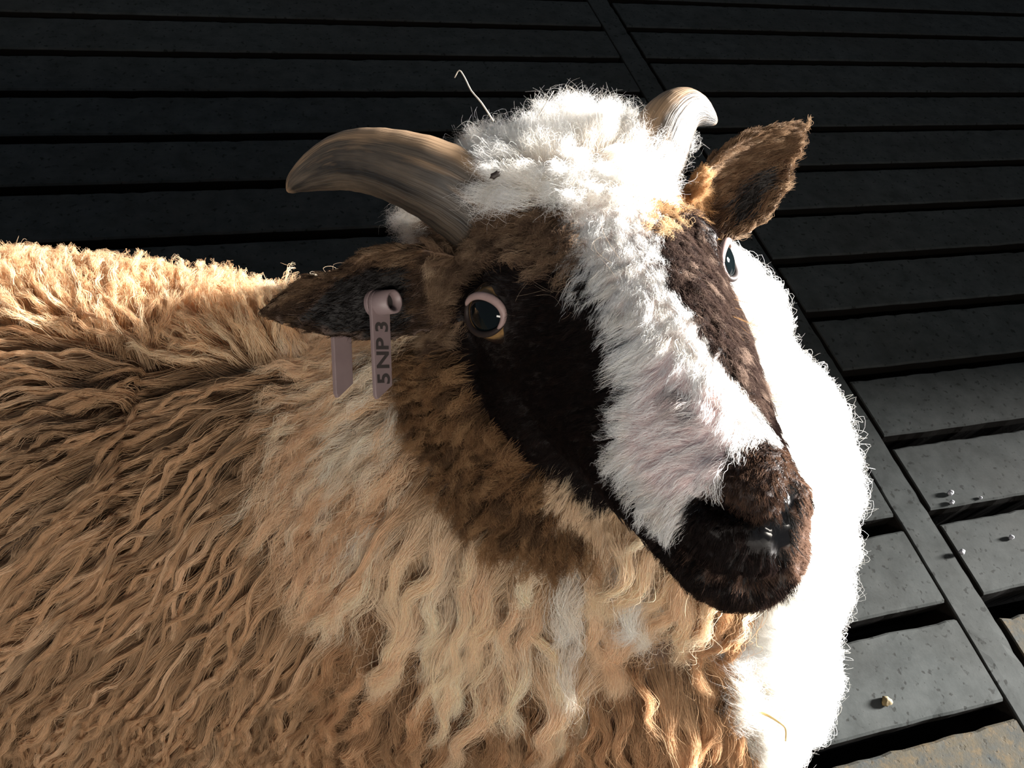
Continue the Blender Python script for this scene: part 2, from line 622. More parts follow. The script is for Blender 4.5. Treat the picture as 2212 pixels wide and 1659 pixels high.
#@GROOM
# ------------------------------------------------------------------ coat pattern: patches outlined on the animal, carried onto its surface
PATCH = [
    ('flank', [(-900, 300), (2600, 300), (2600, 2400), (-900, 2400)]),
    ('back', [(-900, 300), (300, 520), (620, 600), (790, 690), (700, 800), (520, 800), (350, 785), (150, 745), (-60, 700), (-900, 600)]),
    ('neck', [(640, 790), (760, 680), (900, 690), (960, 800), (930, 980), (900, 1080), (830, 1250), (740, 1320), (650, 1250), (600, 1000)]),
    ('pale', [(735, 930), (800, 900), (860, 870), (885, 950), (810, 1010), (750, 995)]),
    ('pale', [(760, 1120), (850, 1090), (860, 1150), (790, 1170)]),
    ('pale', [(830, 740), (880, 730), (880, 840), (820, 850)]),
    ('ruff', [(870, 700), (990, 740), (1050, 870), (1180, 1010), (1220, 1090), (1300, 1185), (1200, 1215), (1080, 1175), (960, 1070), (895, 960), (860, 850)]),
    ('bib', [(800, 1240), (850, 1150), (910, 1050), (960, 1070), (1080, 1175), (1200, 1215), (1300, 1185), (1440, 1240), (1500, 1330), (1410, 1400), (1250, 1420), (1130, 1500), (1000, 1460), (860, 1330), (800, 1290)]),
    ('lock', [(1205, 1215), (1262, 1215), (1268, 1350), (1215, 1350)]),
    ('lock', [(1300, 1190), (1400, 1240), (1440, 1320), (1400, 1325), (1330, 1250)]),
    ('breast', [(740, 1290), (850, 1320), (1000, 1460), (1130, 1500), (1250, 1420), (1410, 1400), (1500, 1330), (1560, 1430), (1640, 1700), (1640, 2400), (640, 2400), (700, 1500)]),
    ('white', [(1560, 560), (1720, 560), (2300, 900), (2300, 2400), (1640, 2400), (1625, 1700), (1560, 1430), (1490, 1320), (1700, 1250), (1640, 900)]),
    ('apricot', [(1575, 640), (1612, 690), (1625, 780), (1640, 880), (1580, 880)]),
    ('mask', [(900, 560), (900, 440), (1000, 400), (1250, 440), (1330, 440), (1560, 400), (1616, 560), (1606, 760), (1680, 930), (1750, 1000), (1810, 1130), (1800, 1250), (1660, 1370), (1480, 1325), (1320, 1200), (1170, 1030), (1040, 880), (985, 760), (950, 700), (930, 620)]),
    ('temple', [(820, 540), (850, 420), (1000, 380), (1150, 430), (1230, 465), (1285, 565), (1210, 575), (1110, 560), (1035, 570), (990, 620), (975, 690), (990, 770), (960, 800), (900, 780), (860, 640)]),
    ('sideburn', [(880, 560), (930, 545), (962, 590), (948, 660), (955, 750), (930, 780), (890, 740)]),
    ('crown', [(780, 470), (880, 440), (950, 402), (900, 300), (960, 150), (1250, 130), (1420, 130), (1500, 300), (1460, 380), (1420, 470), (1330, 520), (1255, 475), (1200, 445), (1080, 440), (960, 408)]),
    ('crown', [(800, 430), (930, 430), (935, 500), (900, 530), (810, 530)]),
    ('blaze', [(1240, 440), (1425, 420), (1400, 500), (1440, 610), (1540, 755), (1640, 900), (1672, 950), (1600, 960), (1570, 1010), (1560, 1060), (1490, 1075), (1480, 1130), (1440, 1150), (1400, 1110), (1370, 1050), (1320, 1000), (1340, 900), (1365, 820), (1355, 740), (1305, 640), (1255, 560), (1215, 470)]),
    ('pink', [(1435, 740), (1490, 800), (1570, 900), (1590, 955), (1560, 1000), (1535, 1050), (1480, 1070), (1450, 1080), (1380, 1020), (1355, 960), (1375, 880), (1395, 800)]),
    ('scar', [(1516, 812), (1530, 815), (1556, 850), (1580, 888), (1562, 888), (1538, 855)]),
    ('spot', [(1440, 830), (1490, 850), (1502, 912), (1470, 918)]),
    ('brow', [(1402, 500), (1450, 455), (1510, 440), (1560, 480), (1600, 540), (1606, 760), (1650, 910), (1560, 770), (1455, 620)]),
    ('tan', [(1425, 350), (1480, 310), (1560, 370), (1600, 470), (1598, 570), (1562, 530), (1530, 455), (1480, 445), (1430, 490), (1405, 505)]),
    ('lip', [(1715, 960), (1800, 985), (1840, 1110), (1795, 1090), (1722, 1055)]),
    ('nose', [(1575, 960), (1650, 926), (1720, 985), (1724, 1050), (1690, 1130), (1620, 1115), (1560, 1075), (1500, 1083), (1555, 1030)]),
    ('lip', [(1722, 1060), (1790, 1080), (1800, 1200), (1730, 1275), (1702, 1240), (1706, 1150)]),
    ('lip', [(1450, 1188), (1560, 1238), (1640, 1250), (1700, 1225), (1704, 1243), (1640, 1268), (1560, 1257), (1480, 1212)]),
    ('wet', [(1600, 1125), (1640, 1140), (1685, 1112), (1708, 1050), (1726, 1055), (1714, 1130), (1704, 1195), (1650, 1180)]),
    ('chin', [(1440, 1230), (1560, 1287), (1640, 1294), (1730, 1262), (1720, 1320), (1640, 1375), (1480, 1335)]),
    ('jaw', [(1172, 1045), (1207, 1030), (1262, 1090), (1350, 1165), (1425, 1240), (1390, 1255), (1300, 1190), (1230, 1145), (1185, 1085)]),
    ('lids', [(985, 690), (1005, 640), (1045, 615), (1090, 655), (1106, 705), (1080, 745), (1040, 750), (1000, 730)]),
    ('ear', [(540, 680), (690, 500), (905, 480), (905, 740), (740, 760)]),
    ('ear_rim', [(690, 500), (905, 480), (905, 575), (800, 560), (730, 590), (660, 640), (600, 660), (640, 610), (690, 590)]),
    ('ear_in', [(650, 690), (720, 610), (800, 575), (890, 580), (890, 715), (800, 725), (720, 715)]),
    ('ear', [(1500, 340), (1700, 230), (1790, 270), (1760, 420), (1600, 560), (1560, 470)]),
    ('ear_rim', [(1500, 340), (1700, 230), (1790, 270), (1760, 420), (1600, 560), (1560, 470)]),
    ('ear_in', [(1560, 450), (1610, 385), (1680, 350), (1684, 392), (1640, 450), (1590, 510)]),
]
EARS = ('ear', 'ear_in', 'ear_rim')
FACE = ('mask', 'blaze', 'pink', 'spot', 'scar', 'brow', 'nose', 'lip', 'wet', 'chin')
FLOW = [(0, 900, -1, .35), (300, 950, -.9, .45), (550, 1000, -.6, .8), (100, 1300, -.8, .6), (400, 1300, -.75, .65), (600, 1400, -.5, .85), (200, 1600, -.6, .8),
        (500, 1600, -.5, .85), (450, 850, -.85, .5), (150, 800, -1, .25), (100, 620, -.3, -1), (400, 690, -.15, -1), (650, 740, .1, -1), (250, 700, -.2, -1),
        (700, 950, -.5, .8), (800, 850, -.6, .5), (850, 1000, -.6, .7), (700, 1150, -.5, .85), (920, 780, -.7, .5), (950, 950, -.6, .7), (1100, 1100, -.5, .8),
        (1250, 1180, -.2, 1), (850, 1250, -.65, .8), (1000, 1300, -.3, 1), (1150, 1300, -.1, 1), (1300, 1280, .05, 1), (1420, 1330, .1, 1), (900, 1550, -.15, 1),
        (1200, 1600, .05, 1), (1500, 1550, .25, 1), (1650, 700, 1, -.2), (1720, 850, 1, .05), (1800, 1030, 1, .0), (1760, 1250, 1, .3), (1700, 1500, .7, .8),
        (1620, 1600, .5, 1), (1000, 300, -.5, -.8), (1200, 280, 0, -1), (1400, 280, .3, -1), (1100, 390, -.4, .5), (1250, 420, .2, 1), (1350, 450, .2, 1),
        (1420, 600, .3, 1), (1310, 640, -.5, .6), (1350, 760, -.9, .35), (1345, 900, -1, .15), (1400, 1080, -.6, .6), (1500, 950, -.9, .2), (1560, 800, -.3, .9),
        (1150, 700, -.9, .2), (1200, 900, -.8, .5), (1100, 600, -.8, -.1), (1050, 820, -.7, .6), (1300, 1050, -.7, .6), (1400, 1180, -.7, .5), (950, 480, -.9, .1),
        (930, 600, -.7, .6), (1100, 450, -.7, .3), (1480, 550, .3, 1), (1540, 650, .4, .9), (1600, 800, .5, .9), (1500, 400, .5, .3), (1640, 1000, -.2, 1),
        (1690, 1060, .1, 1), (1550, 1200, -.5, .8), (1650, 1230, -.2, 1), (1580, 1320, -.3, 1), (1740, 1150, .5, .8), (1260, 1110, -.4, .9), (1690, 1300, .4, .9)]
FLOW_EAR = [(800, 560, -1, .1), (700, 650, -1, .1), (620, 660, -1, .05), (850, 680, -1, .3), (1640, 340, .9, -.4), (1620, 440, .6, -.6), (1700, 300, .9, -.4)]

# zone: part, strands per m2, length, radius, points, lift, height, clump spacing, clump pull, wave, wavelength, curl radius, turns, frizz, droop, follow, skin, colours
Z = {}


def zone(name, part, dens, L, r, n, lift, hgt, sp, pull, wave, wl, curl, turns, friz, droop, follow, skin, cols, lv=.25):
    Z[name] = dict(part=part, dens=dens, L=L, r=r, n=n, lift=lift, hgt=hgt, sp=sp, pull=pull, wave=wave, wl=wl, curl=curl, turns=turns, friz=friz,
                   droop=droop, follow=follow, skin=skin, cols=cols, lv=lv)


BRN = (.075, .042, .022)
zone('flank', 'flank_fleece', 520e3, .080, 0.00011, 18, .36, .015, 0.0115, 0.95, .0016, .036, 0, 0, .0009, .25, 1, BRN, [((.66, .435, .255), 4), ((.54, .345, .195), 3), ((.80, .58, .38), 2), ((.37, .235, .135), 2)])
zone('back', 'back_fleece', 650e3, .031, .00012, 11, .62, .020, 0.0052, 0.68, .0010, .018, 0, 0, .0010, .0, .35, (0.3, 0.18, 0.09), [((.80, .55, .33), 4), ((.90, .71, .49), 3), ((.66, .42, .23), 2)])
zone('neck', 'neck_wool', 1.08e6, .032, .000072, 11, .42, .011, .0060, .45, .0010, .016, .0005, 2, .0015, .2, .8, (0.186, 0.1085, 0.0589), [((.88, .65, .44), 4), ((.93, .79, .62), 2), ((.68, .46, .28), 3)])
zone('pale', 'neck_wool', 1.08e6, .032, .000072, 11, .42, .011, .0060, .45, .0010, .016, .0005, 2, .0015, .2, .8, (.40, .33, .25), [((.90, .82, .70), 4), ((.84, .70, .54), 2)])
zone('ruff', 'cheek_ruff', 2.03e6, .015, .000072, 11, .5, .009, .0050, .55, .0005, .01, .0010, 2.6, .0010, .1, .6, (0.064, 0.0352, 0.0192), [((0.272, 0.152, 0.0736), 4), ((0.432, 0.264, 0.136), 2), ((0.096, 0.0544, 0.0288), 3)])
zone('bib', 'bib_wool', 0.832e6, .058, .000085, 15, .40, .016, 0.017, 0.82, .0020, .032, .0005, 2, .0020, .45, .9, (0.29, 0.1885, 0.1015), [((.90, .72, .52), 4), ((.82, .61, .41), 2), ((.93, .82, .66), 2)])
zone('lock', 'bib_wool', 0.546e6, .040, .000085, 15, .40, .016, 0.017, 0.82, .0020, .032, .0005, 2, .0020, .45, .9, (.50, .45, .38), [((.92, .88, .82), 4), ((.86, .78, .68), 2)])
zone('breast', 'breast_fleece', 0.728e6, .066, .000085, 15, .38, .013, 0.0145, 0.9, .0024, .030, .0006, 2, .0018, .4, .9, (.10, .055, .03), [((.60, .37, .205), 4), ((.78, .53, .32), 3), ((.38, .225, .12), 3)])
zone('white', 'throat_wool', 1.4e6, .031, .000075, 16, .60, .018, .0095, .52, .0010, .018, .0038, 2.6, 0.0016, .1, .45, (.75, .70, .62), [((.94, .93, .90), 5), ((.92, .88, .80), 2)])
zone('apricot', 'throat_wool', 1.0e6, .018, .00010, 9, .40, .008, .0050, .40, .0006, .012, .001, 2, .0010, .1, .6, (.6, .42, .26), [((.82, .62, .40), 4), ((.90, .78, .60), 2)])
zone('mask', 'face_hair', 6.3e6, 0.005, .000055, 5, .16, .002, .0022, 0.12, 0, .01, 0, 0, .0002, 0, .3, (0.009, 0.006, 0.00525), [((0.00975, 0.006, 0.0054), 5), ((0.0195, 0.01125, 0.009), 2)])
zone('temple', 'face_hair', 3.9e6, .0095, .000055, 8, .40, .005, .0045, 0.25, .0003, .01, .0005, 1.5, .0008, 0, .5, (0.105, 0.057, 0.03), [((.24, .155, .098), 4), ((.38, .265, .175), 2), ((.11, .068, .045), 2)])
zone('sideburn', 'face_hair', 3.9e6, .0095, .000055, 8, .40, .005, .0045, 0.25, .0003, .01, .0005, 1.5, .0008, 0, .5, (.14, .08, .045), [((.44, .31, .20), 4), ((.56, .42, .29), 2), ((.24, .155, .095), 2)])
zone('crown', 'crown_wool', 2.9e6, 0.0145, .000052, 10, .62, 0.008, .0055, .10, .0005, .012, .0007, 1.8, .0016, 0, .0, (.82, .75, .68), [((.95, .92, .88), 4), ((.92, .85, .78), 2)])
zone('blaze', 'face_hair', 4.5e6, 0.0095, .000055, 7, 0.1, 0.002, .0036, 0.1, .0002, .01, 0, 0, 0.0005, 0, .5, (.80, .70, .66), [((.95, .93, .90), 5), ((.92, .86, .80), 1)])
zone('pink', 'face_hair', 2.55e6, .0070, .000055, 6, 0.1, 0.0018, .0028, 0.12, .0001, .01, 0, 0, .0004, 0, .4, (0.735, 0.567, 0.5565), [((0.93, 0.9135, 0.903), 4), ((0.924, 0.819, 0.798), 2)])
zone('scar', 'face_hair', 2.0e5, .0050, .00008, 5, .20, .002, .0028, .25, .0001, .01, 0, 0, .0004, 0, .4, (.52, .20, .19), [((.78, .66, .62), 4)])
zone('spot', 'face_hair', 2.55e6, .0070, .000055, 6, .20, .0025, .0028, .25, .0001, .01, 0, 0, .0004, 0, .4, (.34, .29, .29), [((.74, .67, .64), 4), ((.26, .235, .235), 2)])
zone('brow', 'face_hair', 4.8e6, 0.0075, .000055, 6, .20, .0025, .0030, 0.15, .0001, .01, 0, 0, .0005, 0, .4, (0.0324, 0.0216, 0.018), [((0.0396, 0.0252, 0.0216), 4), ((0.0756, 0.0486, 0.0378), 2), ((0.288, 0.207, 0.162), 1)])
zone('tan', 'face_hair', 4.8e6, .0085, .000055, 7, .20, .003, .0036, 0.25, .0003, .01, 0, 0, .0008, 0, .4, (0.234, 0.13, 0.0585), [((0.442, 0.2535, 0.117), 4), ((0.676, 0.468, 0.273), 3), ((0.195, 0.1105, 0.052), 1)])
zone('nose', 'face_hair', 6.6e6, .0026, .000055, 4, .32, .0015, .0018, .08, 0, .01, 0, 0, .0002, 0, .2, (0.0304, 0.0171, 0.0133), [((0.0304, 0.0171, 0.01235), 3), ((0.1045, 0.0589, 0.038), 2)])
zone('lip', 'face_hair', 6.6e6, .0028, .000055, 4, .30, .0015, .0018, 0.1, 0, .01, 0, 0, .0002, 0, .2, (0.088, 0.044, 0.0264), [((.16, .098, .070), 4), ((.11, .064, .044), 2)])
zone('wet', 'face_hair', 0, .004, .00008, 4, .3, .002, .002, .3, 0, .01, 0, 0, 0, 0, 0, (.008, .007, .007), [((.02, .02, .02), 1)])
zone('lids', 'face_hair', 3.0e6, .0035, .000055, 4, .2, .001, .002, .3, 0, .01, 0, 0, 0, 0, 0, (.012, .008, .007), [((.014, .009, .008), 1)])
zone('chin', 'face_hair', 6e6, .0032, .000055, 5, .38, .002, .0020, 0.12, 0, .01, 0, 0, .0003, 0, .2, (0.0216, 0.0144, 0.0108), [((0.018, 0.0108, 0.009), 4), ((0.09, 0.0504, 0.0324), 1)])
zone('jaw', 'face_hair', 4.2e6, .0085, .000055, 6, .25, .003, .0030, .3, 0, .01, 0, 0, .0005, 0, .4, (0.442, 0.299, 0.169), [((.82, .66, .48), 4), ((.68, .52, .36), 2)])
zone('ear', 'ear_hair', 3.2e6, 0.005, .00008, 6, .18, .002, .0028, 0.25, 0, .01, 0, 0, .0004, 0, .4, (0.052, 0.0273, 0.0156), [((.075, .046, .029), 4), ((.045, .027, .017), 3), ((.18, .115, .07), 1)])
zone('ear_rim', 'ear_hair', 3.4e6, .0062, .00008, 6, .25, .002, .0028, .3, 0, .01, 0, 0, .0005, 0, .4, (.12, .065, .03), [((.19, .118, .070), 4), ((.11, .066, .039), 3), ((.32, .22, .14), 2)])
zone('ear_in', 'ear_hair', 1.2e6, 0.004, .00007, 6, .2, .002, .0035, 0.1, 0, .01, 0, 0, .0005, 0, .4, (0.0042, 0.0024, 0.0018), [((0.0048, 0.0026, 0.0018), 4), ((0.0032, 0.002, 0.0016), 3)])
ZN = list(Z)


def inside(poly, X, Y):
    r = np.zeros(len(X), bool)
    n = len(poly)
    for i in range(n):
        x1, y1 = poly[i]
        x2, y2 = poly[(i + 1) % n]
        if y1 == y2:
            continue
        c = ((Y < y1) != (Y < y2)) & (X < (x2 - x1) * (Y - y1) / (y2 - y1) + x1)
        r ^= c
    return r


gx, gy = np.meshgrid(np.arange(-900, 2300, 11.0), np.arange(140, 1960, 11.0))
gx, gy = gx.ravel(), gy.ravel()
lab = np.zeros(len(gx), int)
for nm, poly in PATCH:
    lab[inside(poly, gx, gy)] = ZN.index(nm)
earlab = np.isin(lab, [ZN.index(k) for k in EARS])


def on_ear(P):
    q = hloc(P)
    return (np.abs(q[:, 0]) > 67.5) & (q[:, 2] > -43) & (q[:, 1] > -92) & (q[:, 1] < -28)


EC = [eye_frame(k_)[0] for k_ in (EYE_R, EYE_L)]
cP, cL, cD = [], [], []
fl = np.array(FLOW, float)
fe = np.array(FLOW_EAR, float)
for x, y, l in zip(gx, gy, lab):
    h_ = cast(bvh, x, y)
    if h_[0] is None:
        continue
    P, N = np.array(h_[0]), np.array(h_[1])
    e = bool(on_ear(P[None])[0])
    q_ = hloc(P)
    lim_ = np.interp(q_[1], [20, 45, 75, 100, 131], [-88, -78, -68, -57, -46])
    wide_ = abs(q_[0] - bend(q_[1])) > np.interp(q_[1], [20, 45, 75, 100, 131], [54, 48, 41, 36, 30])
    head_ = q_[1] > 20 and not wide_ and q_[2] > lim_
    if ((q_[1] > 40 and (q_[2] < lim_ - 12 or (q_[0] < -10 and wide_))) or q_[2] < -98) and ZN[l] in FACE:
        l = ZN.index('white' if q_[0] < -48 else 'breast' if q_[0] < -14 else 'bib')
    elif head_ and q_[1] > 45 and ZN[l] in ('white', 'apricot'):
        l = ZN.index('lip' if q_[1] > 105 else 'brow')
    if e != (ZN[l] in EARS):
        if e:
            l = ZN.index('ear')
        else:
            l = ZN.index('temple' if y < 560 else 'neck') if x < 1100 else ZN.index('tan')
    if not e and min(np.linalg.norm(P - EC[0]), np.linalg.norm(P - EC[1])) < 0.0215:
        l = ZN.index('lids')
    A = fe if e else fl
    w_ = 1.0 / ((A[:, 0] - x) ** 2 + (A[:, 1] - y) ** 2 + 300) ** 1.5
    dx, dy = (w_ @ A[:, 2]) / w_.sum(), (w_ @ A[:, 3]) / w_.sum()
    k = math.hypot(dx, dy) + 1e-9
    d = ray(x + dx / k * 6, y + dy / k * 6)
    den = d @ N
    if abs(den) < 0.12:
        d3 = RT * dx - UP * dy
    else:
        d3 = CAM + d * (((P - CAM) @ N) / den) - P
    d3 = d3 - N * (d3 @ N)
    cP.append(P)
    cL.append(l)
    cD.append(d3 / (np.linalg.norm(d3) + 1e-12))
cP, cL, cD = np.array(cP), np.array(cL), np.array(cD)
cE = on_ear(cP)


def kd_of(P):
    t = kdtree.KDTree(len(P))
    for i, p in enumerate(P):
        t.insert(p, i)
    t.balance()
    return t


iE, iB = np.where(cE)[0], np.where(~cE)[0]
kdE, kdB = kd_of(cP[iE]), kd_of(cP[iB])


def lookup(P, jitter=0.0):
    """Zone and comb direction at points on the animal."""
    e = on_ear(P)
    Q = P + RNG.normal(size=P.shape) * (np.where(hloc(P)[:, 1] < 35, 2.1, 0.8)[:, None] * jitter) if jitter else P
    L_, D_, dist = np.empty(len(P), int), np.empty((len(P), 3)), np.empty(len(P))
    for i in range(len(P)):
        kd, ii = (kdE, iE) if e[i] else (kdB, iB)
        near = kd.find_n(Q[i], 3)
        L_[i] = cL[ii[near[0][1]]]
        dist[i] = near[0][2]
        D_[i] = sum(cD[ii[k[1]]] / (k[2] + 1e-4) for k in near)
    return L_, D_, dist


# skin colour on the body mesh
vl, _, vdist = lookup(co)
far = vdist > 0.035
hv = hloc(co)
vl[(hv[:, 0] < -62) & (hv[:, 1] < 14) & (hv[:, 2] < -16) & np.isin(vl, [ZN.index(k) for k in ('brow', 'tan', 'lids', 'mask')])] = ZN.index('white')
skin = np.array([Z[k]['skin'] for k in ZN])[vl]
skin = np.c_[skin, np.where(vl == ZN.index('wet'), 1.0, 0.0)]
at = me_body.attributes.new('coat', 'FLOAT_COLOR', 'POINT')
at.data.foreach_set('color', skin.astype(np.float32).ravel())
M = Mat('sheep_skin')
a_ = M.n('ShaderNodeAttribute', attribute_name='coat')
nz = M.noise(350.0, 4, 0.6)
M.l(M.mix(0.35, a_.outputs['Color'], nz.outputs[0], 'MULTIPLY'), M.b.inputs['Base Color'])
rr = M.n('ShaderNodeMapRange')
M.l(a_.outputs['Alpha'], rr.inputs[0])
rr.inputs[3].default_value = 0.75
rr.inputs[4].default_value = 0.16
M.l(rr.outputs[0], M.b.inputs['Roughness'])
vz = M.n('ShaderNodeTexVoronoi')
vz.inputs['Scale'].default_value = 420
tc = M.n('ShaderNodeTexCoord')
M.l(tc.outputs['Object'], vz.inputs['Vector'])
M.bump(vz.outputs[0], 0.35, 0.0006)
me_body.polygons.foreach_set('use_smooth', [True] * len(me_body.polygons))
sheep = link('sheep', me_body, M.m)
tag(sheep, 'horned brown and white sheep with woolly tan fleece looking up at the viewer', 'sheep')

# ------------------------------------------------------------------ growing the coat
HAIR = bpy.data.materials.new('wool_fibre')
HAIR.use_nodes = True
_t = HAIR.node_tree
_t.nodes.remove(_t.nodes['Principled BSDF'])
_a = _t.nodes.new('ShaderNodeAttribute')
_a.attribute_name = 'fibre_colour'
_d = _t.nodes.new('ShaderNodeBsdfDiffuse')
_tr = _t.nodes.new('ShaderNodeBsdfTranslucent')
_sh = _t.nodes.new('ShaderNodeBsdfHair')
_sh.component = 'Reflection'
_sh.inputs['RoughnessU'].default_value = 0.35
_sh.inputs['RoughnessV'].default_value = 0.8
_mc = _t.nodes.new('ShaderNodeMix')
_mc.data_type = 'RGBA'
_mc.inputs[0].default_value = 0.07
_mc.inputs[7].default_value = (1, 1, 1, 1)
_m1 = _t.nodes.new('ShaderNodeMixShader')
_m1.inputs[0].default_value = 0.45
_m2 = _t.nodes.new('ShaderNodeMixShader')
_m2.inputs[0].default_value = 0.10
_t.links.new(_a.outputs['Color'], _d.inputs['Color'])
_t.links.new(_a.outputs['Color'], _tr.inputs['Color'])
_t.links.new(_a.outputs['Color'], _mc.inputs[6])
_t.links.new(_mc.outputs[2], _sh.inputs['Color'])
_t.links.new(_d.outputs[0], _m1.inputs[1])
_t.links.new(_tr.outputs[0], _m1.inputs[2])
_t.links.new(_m1.outputs[0], _m2.inputs[1])
_t.links.new(_sh.outputs[0], _m2.inputs[2])
_t.links.new(_m2.outputs[0], _t.nodes['Material Output'].inputs['Surface'])

nf = len(me_body.polygons)
fv = np.empty(nf * 4, np.int32)
me_body.polygons.foreach_get('vertices', fv)
fv = fv.reshape(-1, 4)
fc = co[fv].mean(1)
fn = np.empty(nf * 3, np.float32)
me_body.polygons.foreach_get('normal', fn)
fn = fn.reshape(-1, 3).astype(float)
e1, e2 = co[fv[:, 2]] - co[fv[:, 0]], co[fv[:, 3]] - co[fv[:, 1]]
fa = 0.5 * np.linalg.norm(np.cross(e1, e2), axis=1)
X_, Y_, D_ = px(fc)
inview = ((X_ > -950) & (X_ < 2480) & (Y_ > -300) & (Y_ < 2150) & (D_ > 0.05)) * np.where((X_ < -150) | (Y_ > 1800), 0.55, 1.0)
vw = CAM - fc
vw /= np.linalg.norm(vw, axis=1)[:, None]
facing = (fn * vw).sum(1)
vfar = far[fv].any(1)
fl_ = vl[fv[:, 0]]
dens = np.array([Z[k]['dens'] for k in ZN])[fl_] * inview * np.where(facing > -0.25, 1.0, 0.30)
dens[facing < -0.75] = 0
DENS_SCALE = 1.0
cnt = RNG.poisson(fa * dens * DENS_SCALE)
fid = np.repeat(np.arange(nf), cnt)
u1, u2 = RNG.random(len(fid)), RNG.random(len(fid))
q = co[fv[fid]]
nq = no[fv[fid]]
wts = np.stack([(1 - u1) * (1 - u2), u1 * (1 - u2), u1 * u2, (1 - u1) * u2], 1)[:, :, None]
rP, rN = (q * wts).sum(1), (nq * wts).sum(1)
rN /= np.linalg.norm(rN, axis=1)[:, None]
keep = np.ones(len(rP), bool)
for e in (EYE_R, EYE_L):
    c0, gz, gp, hh, vv = eye_frame(e)
    d = rP - c0
    keep &= (np.sqrt(((d @ hh) / 1.15) ** 2 + (d @ vv) ** 2) > 0.0122) | (np.linalg.norm(d, axis=1) > 0.03)
rP, rN, fid = rP[keep], rN[keep], fid[keep]
rL, rD, _ = lookup(rP, 0.0016)
hq = hloc(rP)                                              # short hair on the underside of the jaw
under = (hq[:, 1] > 5) & (hq[:, 2] > -97) & (np.abs(hq[:, 0]) < 56) & np.isin(rL, [ZN.index(k) for k in ('bib', 'breast', 'lock', 'white', 'neck', 'pale', 'flank')])
rL[under] = ZN.index('jaw')
behind = (hq[:, 0] < -62) & (hq[:, 1] < 14) & (hq[:, 2] < -16) & np.isin(rL, [ZN.index(k) for k in ('brow', 'tan', 'lids', 'mask', 'apricot')]) & ~on_ear(rP)
rL[behind] = ZN.index('white')                              # wool behind the far cheek
rD -= rN * (rD * rN).sum(1)[:, None]
rD += RNG.normal(size=rD.shape) * 0.05
rD /= np.linalg.norm(rD, axis=1)[:, None]
print('STRANDS', len(rP))

PARTS = {}
GRAV = np.array([0, 0, -1.0])


def smooth01(t):
    t = np.clip(t, 0, 1)
    return t * t * (3 - 2 * t)


def unit(v):
    return v / (np.linalg.norm(v, axis=-1, keepdims=True) + 1e-12)


